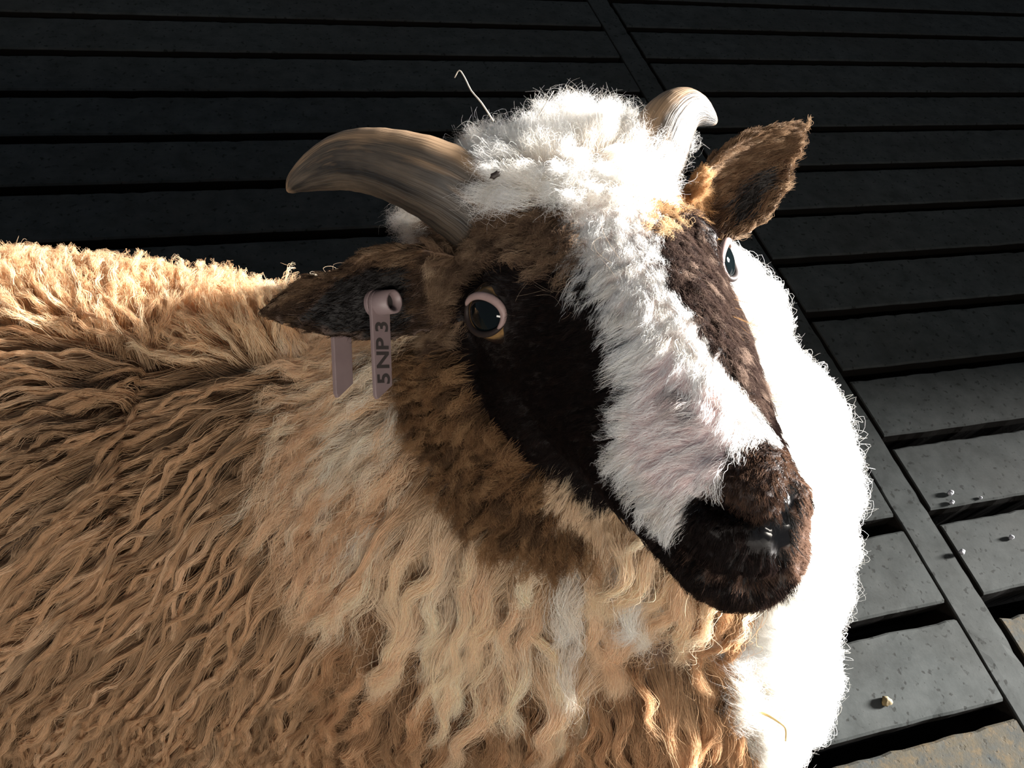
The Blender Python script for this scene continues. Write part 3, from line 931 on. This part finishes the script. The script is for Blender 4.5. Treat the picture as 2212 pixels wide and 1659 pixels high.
for zi, zn in enumerate(ZN):
    S = Z[zn]
    idx = np.where(rL == zi)[0]
    if len(idx) < 20:
        continue
    P, N, D = rP[idx], rN[idx], rD[idx]
    K = len(idx)
    n = S['n']
    area = K / max(S['dens'] * DENS_SCALE, 1)
    M_ = int(np.clip(area / S['sp'] ** 2, 8, K))
    ci = RNG.choice(K, M_, replace=False)
    cp, cn, cd_ = P[ci], N[ci], D[ci]
    # centre line of every lock
    Lc = S['L'] * (1 + S['lv'] * RNG.normal(size=M_)).clip(.45, 1.6)
    lift = np.clip(S['lift'] + .10 * RNG.normal(size=M_), .03, .95)[:, None]
    t = np.linspace(0, 1, n)
    pos = cp.copy()
    path = [pos.copy()]
    nn = cn.copy()
    dd = unit(cd_ + RNG.normal(size=cd_.shape) * .16)
    hs = (S['hgt'] * (.7 + .6 * RNG.random(M_)))
    for k in range(1, n):
        b = t[k]
        lf = lift * (1 - .55 * b)
        step = unit(nn * lf + dd * (1 - lf) + GRAV * S['droop'] * b)
        pos = pos + step * (Lc / (n - 1))[:, None]
        if S['follow'] > 0 and k % 2 == 0:
            for j in range(M_):
                w = bvh.find_nearest(Vector(pos[j]))
                if w[0] is None:
                    continue
                near, nrm = np.array(w[0]), np.array(w[1])
                h = (pos[j] - near) @ nrm
                target = hs[j] * min(1.0, 2.2 * b) * (1 - .35 * b)
                pos[j] += nrm * (target - h) * S['follow'] * min(1.0, max(0.0, .55 + 1.6 * nrm[2]))
                nn[j] = nrm
            dd = unit(dd - nn * (dd * nn).sum(1)[:, None])
        path.append(pos.copy())
    C = np.stack(path, 1)                                   # M_, n, 3
    B = unit(np.cross(cd_, cn))
    ph = RNG.random(M_) * 6.283
    if S['wave']:
        wl = S['wl'] * (.75 + .5 * RNG.random(M_))
        th = 6.283 * t[None] * (Lc / wl)[:, None] + ph[:, None]
        amp = S['wave'] * (.5 + RNG.random(M_))[:, None] * smooth01(t * 2.2)[None]
        C += B[:, None] * (np.sin(th) * amp)[..., None] + cn[:, None] * (np.cos(th * .9 + 1) * amp * .45)[..., None]
    kd = kd_of(cp)
    own = np.array([kd.find(p + RNG.normal(size=3) * S['sp'] * .15)[1] for p in P])
    f = (1 + .14 * RNG.normal(size=K)).clip(.55, 1.0)
    stray = RNG.random(K) < (.16 if zn in ('white', 'crown') else .05)
    f[stray] = 1.0
    ti = f[:, None] * np.linspace(0, 1, n)[None] * (n - 1)
    i0 = np.clip(ti.astype(int), 0, n - 2)
    fr = (ti - i0)[..., None]
    Cp = C[own[:, None], i0] * (1 - fr) + C[own[:, None], i0 + 1] * fr
    off = P - cp[own]
    pull = np.where(stray, S['pull'] * .5, S['pull'] * (1 - .12 * RNG.random(K)))[:, None] * smooth01(t * (2.2 if S['L'] > .05 else 1.5))[None]
    X = Cp + off[:, None] * (1 - pull)[..., None]
    # keep neighbouring roots on the surface
    X[:, 0] = P
    fz = S['friz'] * np.where(stray, 2.6, 1.0)
    Bs, Ns = B[own], cn[own]
    if S['friz']:
        for fq in ((1.3, 2.9, 6.3) if S['L'] > .025 and zn != 'flank' else (1.3, 2.9)):
            a1, a2 = RNG.random(K) * 6.283, RNG.random(K) * 6.283
            w1 = np.sin(6.283 * fq * t[None] + a1[:, None]) - np.sin(a1)[:, None]
            w2 = np.sin(6.283 * fq * t[None] + a2[:, None]) - np.sin(a2)[:, None]
            X += (Bs[:, None] * w1[..., None] + Ns[:, None] * w2[..., None]) * (fz[:, None] * t[None] / fq ** .6)[..., None]
    if S['curl']:
        cph = ph[own] + RNG.normal(size=K) * .7
        tr = S['turns'] * (.7 + .6 * RNG.random(K))
        th = 6.283 * tr[:, None] * t[None] ** 1.3 + cph[:, None]
        rad = S['curl'] * (.5 + RNG.random(K))[:, None] * smooth01(t * 1.6)[None]
        X += Bs[:, None] * (np.cos(th) * rad)[..., None] + Ns[:, None] * (np.sin(th) * rad)[..., None]
    cols = np.array([c for c, _ in S['cols']])
    pw = np.array([w for _, w in S['cols']], float)
    pw /= pw.sum()
    ck = cols[RNG.choice(len(cols), M_, p=pw)]
    sk = cols[RNG.choice(len(cols), K, p=pw)]
    c = ck[own] * .65 + sk * .35
    c = c * (1 + .10 * RNG.normal(size=(K, 1))).clip(.6, 1.35)
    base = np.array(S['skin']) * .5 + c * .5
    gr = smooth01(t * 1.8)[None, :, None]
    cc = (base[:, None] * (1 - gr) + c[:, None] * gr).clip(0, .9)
    rad = S['r'] * (1 + .2 * RNG.normal(size=K)).clip(.6, 1.6)
    rr_ = rad[:, None] * (1 - .8 * t[None] ** 1.6)
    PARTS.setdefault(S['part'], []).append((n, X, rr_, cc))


def add_strands(name, blocks, parent):
    cu = bpy.data.hair_curves.new(name)
    sizes = []
    for n, X, r_, c in blocks:
        sizes += [n] * len(X)
    cu.add_curves(sizes)
    pos = np.concatenate([X.reshape(-1, 3) for _, X, _, _ in blocks]).astype(np.float32)
    cu.attributes['position'].data.foreach_set('vector', pos.ravel())
    ra = cu.attributes.get('radius') or cu.attributes.new('radius', 'FLOAT', 'POINT')
    ra.data.foreach_set('value', np.concatenate([r_.ravel() for _, _, r_, _ in blocks]).astype(np.float32))
    ca = cu.attributes.new('fibre_colour', 'FLOAT_COLOR', 'POINT')
    col = np.concatenate([c.reshape(-1, 3) for _, _, _, c in blocks])
    ca.data.foreach_set('color', np.c_[col, np.ones(len(col))].astype(np.float32).ravel())
    return link(name, cu, HAIR, parent)


for pn, blocks in PARTS.items():
    add_strands(pn, blocks, sheep)
#@DETAILS
# ------------------------------------------------------------------ eyes
M = Mat('eye_surface')
tc = M.n('ShaderNodeTexCoord')
sp = M.n('ShaderNodeSeparateXYZ')
M.l(tc.outputs['Object'], sp.inputs[0])


def ell(M, sp, ax, ay, p=2.0):
    out = []
    for k, a in ((0, ax), (1, ay)):
        d = M.n('ShaderNodeMath', operation='DIVIDE')
        M.l(sp.outputs[k], d.inputs[0])
        d.inputs[1].default_value = a
        ab = M.n('ShaderNodeMath', operation='ABSOLUTE')
        M.l(d.outputs[0], ab.inputs[0])
        pw = M.n('ShaderNodeMath', operation='POWER')
        M.l(ab.outputs[0], pw.inputs[0])
        pw.inputs[1].default_value = p
        out.append(pw)
    ad_ = M.n('ShaderNodeMath', operation='ADD')
    M.l(out[0].outputs[0], ad_.inputs[0])
    M.l(out[1].outputs[0], ad_.inputs[1])
    return ad_.outputs[0]


e_p = ell(M, sp, 0.0094, 0.0082, 2.3)
e_i = ell(M, sp, 0.0124, 0.0120)
nz = M.noise(500, 4, 0.6)
amber = M.mix(nz.outputs[0], (0.07, 0.035, 0.012), (0.26, 0.155, 0.06))
c = M.mix(M.ramp(e_i, [(0.70, g(0.0)), (0.86, g(1.0))]), amber, (0.014, 0.009, 0.007))
c = M.mix(M.ramp(e_p, [(0.86, g(1.0)), (1.0, g(0.0))]), c, (0.002, 0.0035, 0.004))
M.l(c, M.b.inputs['Base Color'])
M.b.inputs['Roughness'].default_value = 0.12
M.b.inputs['Specular IOR Level'].default_value = 0.0
M.b.inputs['Coat Weight'].default_value = 1.0
M.b.inputs['Coat IOR'].default_value = 1.34
M.b.inputs['Coat Roughness'].default_value = 0.03
M_EYE = M.m


def skin_mat(name, c0, c1, rough=0.45):
    M = Mat(name)
    nz = M.noise(260, 5, 0.6)
    M.l(M.mix(nz.outputs[0], c0, c1), M.b.inputs['Base Color'])
    M.b.inputs['Roughness'].default_value = rough
    M.b.inputs['Specular IOR Level'].default_value = 0.25
    M.bump(nz.outputs[0], 0.3, 0.0006)
    return M.m


M_LIDP = skin_mat('pale_lid', (0.20, 0.135, 0.125), (0.29, 0.205, 0.19))
M_LIDD = skin_mat('dark_lid', (0.008, 0.005, 0.004), (0.02, 0.012, 0.010), 0.6)
for e in (EYE_R, EYE_L):
    c0, gz, gp, hh, vv = eye_frame(e)
    hp = np.cross(vv, gp)
    hp /= np.linalg.norm(hp)
    A = np.stack([hp, np.cross(gp, hp), gp], 1)
    if np.linalg.det(A) < 0:
        A[:, 0] *= -1
    eb = link('eyeball', mesh('eyeball', *ball_data((0, 0, 0), 0.0141, seg=40, ring=24)), M_EYE)
    eb.matrix_world = Matrix.Translation(c0) @ Matrix(A.tolist()).to_4x4()
    eb.parent = sheep

    def lid(name, a0, a1, r0, r1, mat, out=0.0155):
        ph = np.radians(np.linspace(a0, a1, 26))
        ea, ebb = 0.0106, 0.0080
        X = np.cos(ph) * ea
        Y = np.sin(ph) * ebb
        Zz = np.sqrt(out ** 2 - X ** 2 - Y ** 2)
        P = c0 + X[:, None] * hh + Y[:, None] * vv + Zz[:, None] * gz
        m_ = np.sin(np.linspace(0, math.pi, 26)) ** .6
        o = link(name, mesh(name, *tube_data(P, r0 + (r1 - r0) * m_, up=gz, seg=14)), mat, sheep)
        return o
    o = lid('upper_eyelid', -44, 150, 0.0005, 0.0018, M_LIDP)
    o['label'] = 'pale pinkish upper eyelid'
    lid('lower_eyelid', 138, 328, 0.0006, 0.0015, M_LIDD, 0.0148)

# ------------------------------------------------------------------ horns
M = Mat('horn')
uv = M.n('ShaderNodeUVMap', uv_map='horn_uv')
mp = M.n('ShaderNodeMapping')
mp.inputs['Scale'].default_value = (7.0, 1.6, 1.0)
M.l(uv.outputs[0], mp.inputs['Vector'])
n1 = M.n('ShaderNodeTexNoise')
n1.inputs['Scale'].default_value = 2.2
n1.inputs['Detail'].default_value = 7
M.l(mp.outputs[0], n1.inputs['Vector'])
mp2 = M.n('ShaderNodeMapping')
mp2.inputs['Scale'].default_value = (40.0, 3.0, 1.0)
M.l(uv.outputs[0], mp2.inputs['Vector'])
n2 = M.n('ShaderNodeTexNoise')
n2.inputs['Scale'].default_value = 2.0
n2.inputs['Detail'].default_value = 5
M.l(mp2.outputs[0], n2.inputs['Vector'])
su = M.n('ShaderNodeSeparateXYZ')
M.l(uv.outputs[0], su.inputs[0])
# u = 0..1 round the horn (0.25 on top); grey side below and in front
ad1 = M.n('ShaderNodeMath', operation='MULTIPLY_ADD')
M.l(n1.outputs[0], ad1.inputs[0])
ad1.inputs[1].default_value = 0.55
M.l(su.outputs[0], ad1.inputs[2])
side = M.ramp(ad1.outputs[0], [(0.55, g(0.0)), (0.66, g(1.0)), (0.98, g(1.0)), (1.0, g(0.85))])
tan_ = M.mix(n2.outputs[0], (0.13, 0.075, 0.038), (0.33, 0.22, 0.13))
grey = M.mix(M.ramp(n1.outputs[0], [(0.38, g(0.0)), (0.62, g(1.0))]), (0.007, 0.006, 0.0055), M.mix(n2.outputs[0], (0.018, 0.0145, 0.012), (0.105, 0.078, 0.054)))
tip = M.ramp(su.outputs[1], [(0.78, g(1.0)), (0.92, g(0.0))])
fac = M.n('ShaderNodeMath', operation='MULTIPLY')
M.l(side, fac.inputs[0])
M.l(tip, fac.inputs[1])
M.l(M.mix(fac.outputs[0], tan_, grey), M.b.inputs['Base Color'])
M.b.inputs['Roughness'].default_value = 0.55
M.bump(n2.outputs[0], 0.6, 0.0012)
M_HORN = M.m


def horn(path, rad, flat, side_sign, label):
    P = np.array([hw(*p) for p in path])
    seg, res = 32, 8
    v, f = tube_data(P, np.array(rad) / 1000 * flat, np.array(rad) / 1000, up=HR[:, 2], seg=seg, res=res)
    v = np.array(v)
    nr = len(v) // seg
    for i in range(nr):                                   # faint growth rings
        k = 1 + 0.012 * math.sin(i * 1.9) * (1 - i / nr)
        c_ = v[i * seg:(i + 1) * seg].mean(0)
        v[i * seg:(i + 1) * seg] = c_ + (v[i * seg:(i + 1) * seg] - c_) * k
    me = mesh('horn', v, f)
    ul = me.uv_layers.new(name='horn_uv')
    for p in me.polygons:
        ks = [x % seg for x in p.vertices]
        wrap = max(ks) - min(ks) > seg / 2
        for li, vi in zip(p.loop_indices, p.vertices):
            k = vi % seg
            if wrap and k < seg / 2:
                k += seg
            u_ = k / seg
            if side_sign < 0:
                u_ = (0.5 - u_) % 1.0 if not wrap else 0.5 - u_ + (1.0 if k >= seg * 0.5 else 0)
            ul.data[li].uv = (u_, (vi // seg) / nr)
    o = link('horn', me, M_HORN, sheep)
    o['label'] = label
    return o


horn([(40, -62, 16), (56, -70, 31), (76, -84, 38.5), (92, -94, 39.5), (106, -100, 36), (117, -103, 31.5), (122, -104, 28), (123.5, -104, 27)],
     [20, 19.5, 16.5, 14, 10.4, 6.0, 2.6, .7], .82, 1, 'curved horn streaked grey below and tan along the top')
horn([(-36, -58, 14), (-45, -63, 28), (-53, -68, 37), (-62, -73, 40), (-70, -76, 38.5), (-77, -78, 34), (-82, -80, 30), (-84, -81, 28.5)],
     [19, 17.5, 15, 12, 8.5, 5.2, 2.5, .7], .85, -1, 'short hooked horn pale in the sunlight')

# ------------------------------------------------------------------ long stray hairs
def strand_px(a, b, lift=0.004, n=8, bend_=(0, 0), free=False):
    h0 = cast(bvh, *a)
    h1 = cast(bvh, *b)
    if h0[0] is None:
        return None
    p0 = np.array(h0[0])
    d0 = (p0 - CAM) @ FW
    p1 = np.array(h1[0]) if (h1[0] is not None and not free) else at_d(b[0], b[1], d0 - 0.005)
    t = np.linspace(0, 1, n)[:, None]
    vN = (CAM - p0) / np.linalg.norm(CAM - p0)
    L_ = np.linalg.norm(p1 - p0)
    return p0 + (p1 - p0) * t + vN * lift * np.sqrt(np.sin(t * math.pi / 2)) + (RT * bend_[0] - UP * bend_[1]) * L_ * np.sin(t * math.pi)


def strays(name, segs, r, col, parent, free=False, lift=.005):
    X, R_, C_ = [], [], []
    for s in segs:
        p = strand_px(s[0], s[1], lift, 8, s[2] if len(s) > 2 else (RNG.normal() * .08, RNG.normal() * .08), free)
        if p is None:
            continue
        X.append(p)
        R_.append(r * (1 - .55 * np.linspace(0, 1, 8)))
        C_.append(np.tile(np.array(col) * (.8 + .4 * RNG.random()), (8, 1)))
    return add_strands(name, [(8, np.array(X), np.array(R_), np.array(C_).clip(0, .9))], parent)


seg_ = [((1090, 530), (1182, 562)), ((1180, 500), (1300, 552)), ((1140, 560), (1196, 586)), ((1112, 528), (1118, 572)), ((1200, 556), (1240, 551)),
        ((1115, 578), (1168, 570)), ((1210, 692), (1234, 674)), ((1060, 505), (1110, 560)), ((1250, 520), (1330, 600)), ((1270, 590), (1340, 640)),
        ((1150, 640), (1210, 660)), ((1010, 650), (1030, 625)), ((1240, 480), (1270, 560)), ((1300, 470), (1340, 560)), ((1420, 440), (1480, 470))]
for _ in range(26):
    x, y = 1090 + RNG.random() * 200, 480 + RNG.random() * 200
    a_ = .5 + RNG.normal() * .7
    l_ = 18 + RNG.random() * 50
    seg_.append(((x, y), (x + math.cos(a_) * l_, y + math.sin(a_) * l_)))
strays('guard_hair', seg_, .00006, (.34, .26, .19), sheep)
lash = [((1572, 640), (1625, 655)), ((1572, 650), (1615, 672)), ((1574, 662), (1630, 700)), ((1576, 670), (1618, 720)), ((1572, 630), (1612, 640)), ((1576, 680), (1636, 705)), ((1578, 690), (1606, 735))]
strays('eyelash', lash, .00012, (.22, .12, .05), sheep, True)
wh = [((1345, 1115), (1372, 1088)), ((1590, 1330), (1584, 1362)), ((1520, 1318), (1500, 1352)), ((1650, 1330), (1668, 1372)), ((1560, 1325), (1548, 1350)), ((1480, 1300), (1440, 1330))]
strays('whisker', wh, .00010, (.30, .22, .16), sheep, True)

# ------------------------------------------------------------------ ear tag
def plastic(name, c0, c1):
    M = Mat(name)
    nz = M.noise(120, 5, 0.6)
    M.l(M.mix(nz.outputs[0], c0, c1), M.b.inputs['Base Color'])
    M.b.inputs['Roughness'].default_value = 0.5
    M.bump(nz.outputs[0], 0.15, 0.0005)
    return M.m


M_TAG = plastic('tag_plastic', (0.155, 0.110, 0.109), (0.215, 0.158, 0.155))
M_INK = plastic('tag_ink', (0.030, 0.026, 0.024), (0.05, 0.04, 0.038))
M_HOLE = plastic('tag_hollow', (0.02, 0.017, 0.016), (0.03, 0.026, 0.025))
h_ = cast(bvh, 806, 656)
TP = np.array(h_[0]) if h_[0] is not None else at_d(806, 656, .42)
TN = RT * 0.80 - FW * 0.58 + UP * 0.02                       # the boss points out of the ear
TN /= np.linalg.norm(TN)
TV = UP * 0.995 - RT * 0.06
TV = TV - TN * (TV @ TN)
TV /= np.linalg.norm(TV)
TU = np.cross(TV, TN)
tagroot = tag(empty('ear_tag', TP), 'pinkish grey plastic ear tag with dark printed numbers in the brown ear', 'ear tag')


def tp(u, v, w):
    return TP + TU * (u / 1000) + TV * (v / 1000) + TN * (w / 1000)


def prism(outline, w0, w1, lean=None):
    n = len(outline)
    f0 = (lambda v: 0.0) if lean is None else lean
    V = [tp(u, v, w0 + f0(v)) for u, v in outline] + [tp(u, v, w1 + f0(v)) for u, v in outline]
    F = [tuple(range(n))[::-1], tuple(range(n, 2 * n))] + [(k, (k + 1) % n, n + (k + 1) % n, n + k) for k in range(n)]
    return V, F


def bevelled(o, w=0.0004):
    b = o.modifiers.new('b', 'BEVEL')
    b.width = w
    b.segments = 2
    b.limit_method = 'ANGLE'
    return o


def arc(r, a0, a1, n):
    return [(r * math.cos(math.radians(a)), r * math.sin(math.radians(a))) for a in np.linspace(a0, a1, n)]


flag = arc(6.2, 0, 180, 17) + [(-5.9, -8), (-5.6, -42.5), (-4.4, -44.5), (5.6, -38.5), (5.9, -8)]
ff = bevelled(link('front_flag', mesh('front_flag', *prism(flag, 3.0, 5.0), smooth=False), M_TAG, tagroot))
bs = Join()
for (r0, w0, r1, w1) in ((6.0, 5.0, 5.5, 13.5),):
    ringo = [arc(r, 0, 348.75, 32) for r in (r0, r1, r1 - 1.3, r1 - 1.5)]
    V = []
    for pts, w in zip(ringo, (w0, w1, w1, w1 - 5)):
        V += [tp(u, v, w) for u, v in pts]
    F = []
    for k in range(3):
        for i in range(32):
            F.append((k * 32 + i, k * 32 + (i + 1) % 32, (k + 1) * 32 + (i + 1) % 32, (k + 1) * 32 + i))
    bs.add((V, F))
link('boss', mesh('boss', bs.v, bs.f), M_TAG, tagroot)
link('boss_hollow', mesh('boss_hollow', *prism(arc(4.2, 0, 348.75, 32), 8.3, 8.6), smooth=False), M_HOLE, tagroot)
bevelled(link('collar', mesh('collar', *prism(arc(6.6, 0, 352.5, 48), 0.3, 2.6), smooth=False), M_TAG, tagroot))
rear = arc(6.2, 0, 180, 17) + [(-5.9, -8), (-5.6, -41.5), (-4.4, -43.5), (5.6, -37.0), (5.9, -8)]
bevelled(link('rear_flag', mesh('rear_flag', *prism(rear, -23.5, -21.1, lambda v: 0.0), smooth=False), M_TAG, tagroot))
bevelled(link('pin', mesh('pin', *prism(arc(2.2, 0, 345, 24), -22, 1.0), smooth=False), M_TAG, tagroot))


def text_on(body, u, v, size, w, parent):
    fc_ = bpy.data.curves.new('marking', 'FONT')
    fc_.body = body
    fc_.size = size
    fc_.align_x, fc_.align_y = 'CENTER', 'CENTER'
    fc_.extrude = 0.00006
    fc_.offset = 0.00028
    ob = bpy.data.objects.new('marking_tmp', fc_)
    COL.objects.link(ob)
    bpy.context.view_layer.update()
    me = bpy.data.meshes.new_from_object(ob.evaluated_get(bpy.context.evaluated_depsgraph_get()))
    bpy.data.objects.remove(ob)
    o = link('marking', me, M_INK)
    X = TV                                                    # reads up the flag
    Y = np.cross(TN, X)
    R4 = Matrix(np.stack([X, Y, TN], 1).tolist()).to_4x4()
    o.matrix_world = Matrix.Translation(tp(u, v, w)) @ R4
    mw = o.matrix_world.copy()
    o.parent = parent
    o.matrix_parent_inverse = parent.matrix_world.inverted()
    o.matrix_world = mw
    return o


for ch, v in (('5', -35.0), ('NP', -23.5), ('3', -11.0)):
    text_on(ch, 0.3, v, 0.0112, 5.05, ff)

# ------------------------------------------------------------------ bits caught in the wool
def simple_mat(name, c0, c1, rough=.6, scale=200):
    M = Mat(name)
    nz = M.noise(scale, 4, .6)
    M.l(M.mix(nz.outputs[0], c0, c1), M.b.inputs['Base Color'])
    M.b.inputs['Roughness'].default_value = rough
    M.bump(nz.outputs[0], .3, .0005)
    return M.m


M_STRAW = simple_mat('straw', (.52, .36, .13), (.75, .58, .28))
M_SEED = simple_mat('seed', (.010, .006, .005), (.03, .018, .012))
M_STALK = simple_mat('dry_stalk', (.30, .26, .21), (.50, .45, .38))


def stalk(name, pts, dist, r, mat, label, cat, group=None):
    P = [at_d(x, y, dist + dz) for x, y, dz in pts]
    o = link(name, mesh(name, *tube_data(np.array(P), np.linspace(r, r * .6, len(P)), up=FW, seg=8, res=3)), mat)
    return tag(o, label, cat, group)


def surf_d(x, y, default):
    h = cast(bvh, x, y)
    return default if h[0] is None else (np.array(h[0]) - CAM) @ FW


dW = surf_d(1560, 1480, .52)
stalk('straw_stalk', [(1632, 1536, .004), (1660, 1546, -.004), (1692, 1566, -.006), (1698, 1580, -.002), (1697, 1600, .004)], dW - .012, .0009, M_STRAW, 'bent yellow straw caught in the white throat wool', 'straw')
dC = surf_d(1120, 330, .47)
stalk('dry_stalk', [(1066, 262, .0), (1040, 222, -.003), (1018, 196, .0), (1004, 168, .003), (992, 152, .004), (982, 168, .006)], dC, .0004, M_STALK, 'thin curled dry stalk sticking up from white crown wool beside the streaked horn', 'stalk', 'dry stalks in the crown wool')
stalk('dry_stalk', [(1160, 256, .0), (1178, 226, -.002), (1196, 197, .0)], dC, .0003, M_STALK, 'short straight dry stalk standing up from the middle of the crown wool', 'stalk', 'dry stalks in the crown wool')
dS = surf_d(1070, 378, .42)
sv, sf = ball_data((0, 0, 0), (.0026, .0014, .0011), seg=12, ring=8)
A = np.stack([RT * .85 + UP * .5, np.cross(FW, RT * .85 + UP * .5), FW], 1)
A[:, :2] /= np.linalg.norm(A[:, :2], axis=0)
pS = at_d(1070, 378, dS - .0200)
tag(link('seed', mesh('seed', [pS + A @ np.array(q) * (1 + .15 * math.sin(i * 3.1)) for i, q in enumerate(sv)], sf), M_SEED), 'tiny black seed lying on the white crown wool', 'seed')

# ------------------------------------------------------------------ grit on the slats
M_PEB = simple_mat('pebble', (.17, .17, .185), (.30, .30, .325), .6, 90)
M_CRUMB = simple_mat('crumb', (.05, .035, .015), (.20, .145, .055), .8, 150)


def pebble(name, x, y, r, mat, label, cat, group=None, flat=.8):
    v, f = ball_data((0, 0, 0), (1, .85, flat), seg=14, ring=9)
    v = np.array(v)
    k = 1 + .14 * np.sin(v @ np.array([3.1, 2.3, 1.7]) + x * 17) + .08 * np.sin(v @ np.array([7.3, -5.1, 6.2]))
    v = v * k[:, None] * r
    v += np.array([x, y, -v[:, 2].min() - .0004])
    return tag(link(name, mesh(name, v, f), mat), label, cat, group)


for x, y, r, lb in ((1.0602, .383, .0042, 'pale pebble with a long shadow in the middle of the slat'), (.9615, .3748, .0048, 'pale pebble resting in the seam of the joint beam'),
                    (1.006, .470, .0050, 'pale pebble on the slat just above the slot end'), (.9985, .4545, .0040, 'pale pebble at the upper edge of the slot near its end'),
                    (1.0545, .4545, .0028, 'tiny pale pebble further along the upper edge of the slot')):
    pebble('pebble', x, y, r, M_PEB, lb, 'pebble', 'pebbles on the slats')
q = at_z(1912, 1517, 0)
pebble('feed_crumb', q[0], q[1], .0075, M_CRUMB, 'dark and yellow feed crumb on the pale slat beside the throat wool', 'crumb', None, .5)
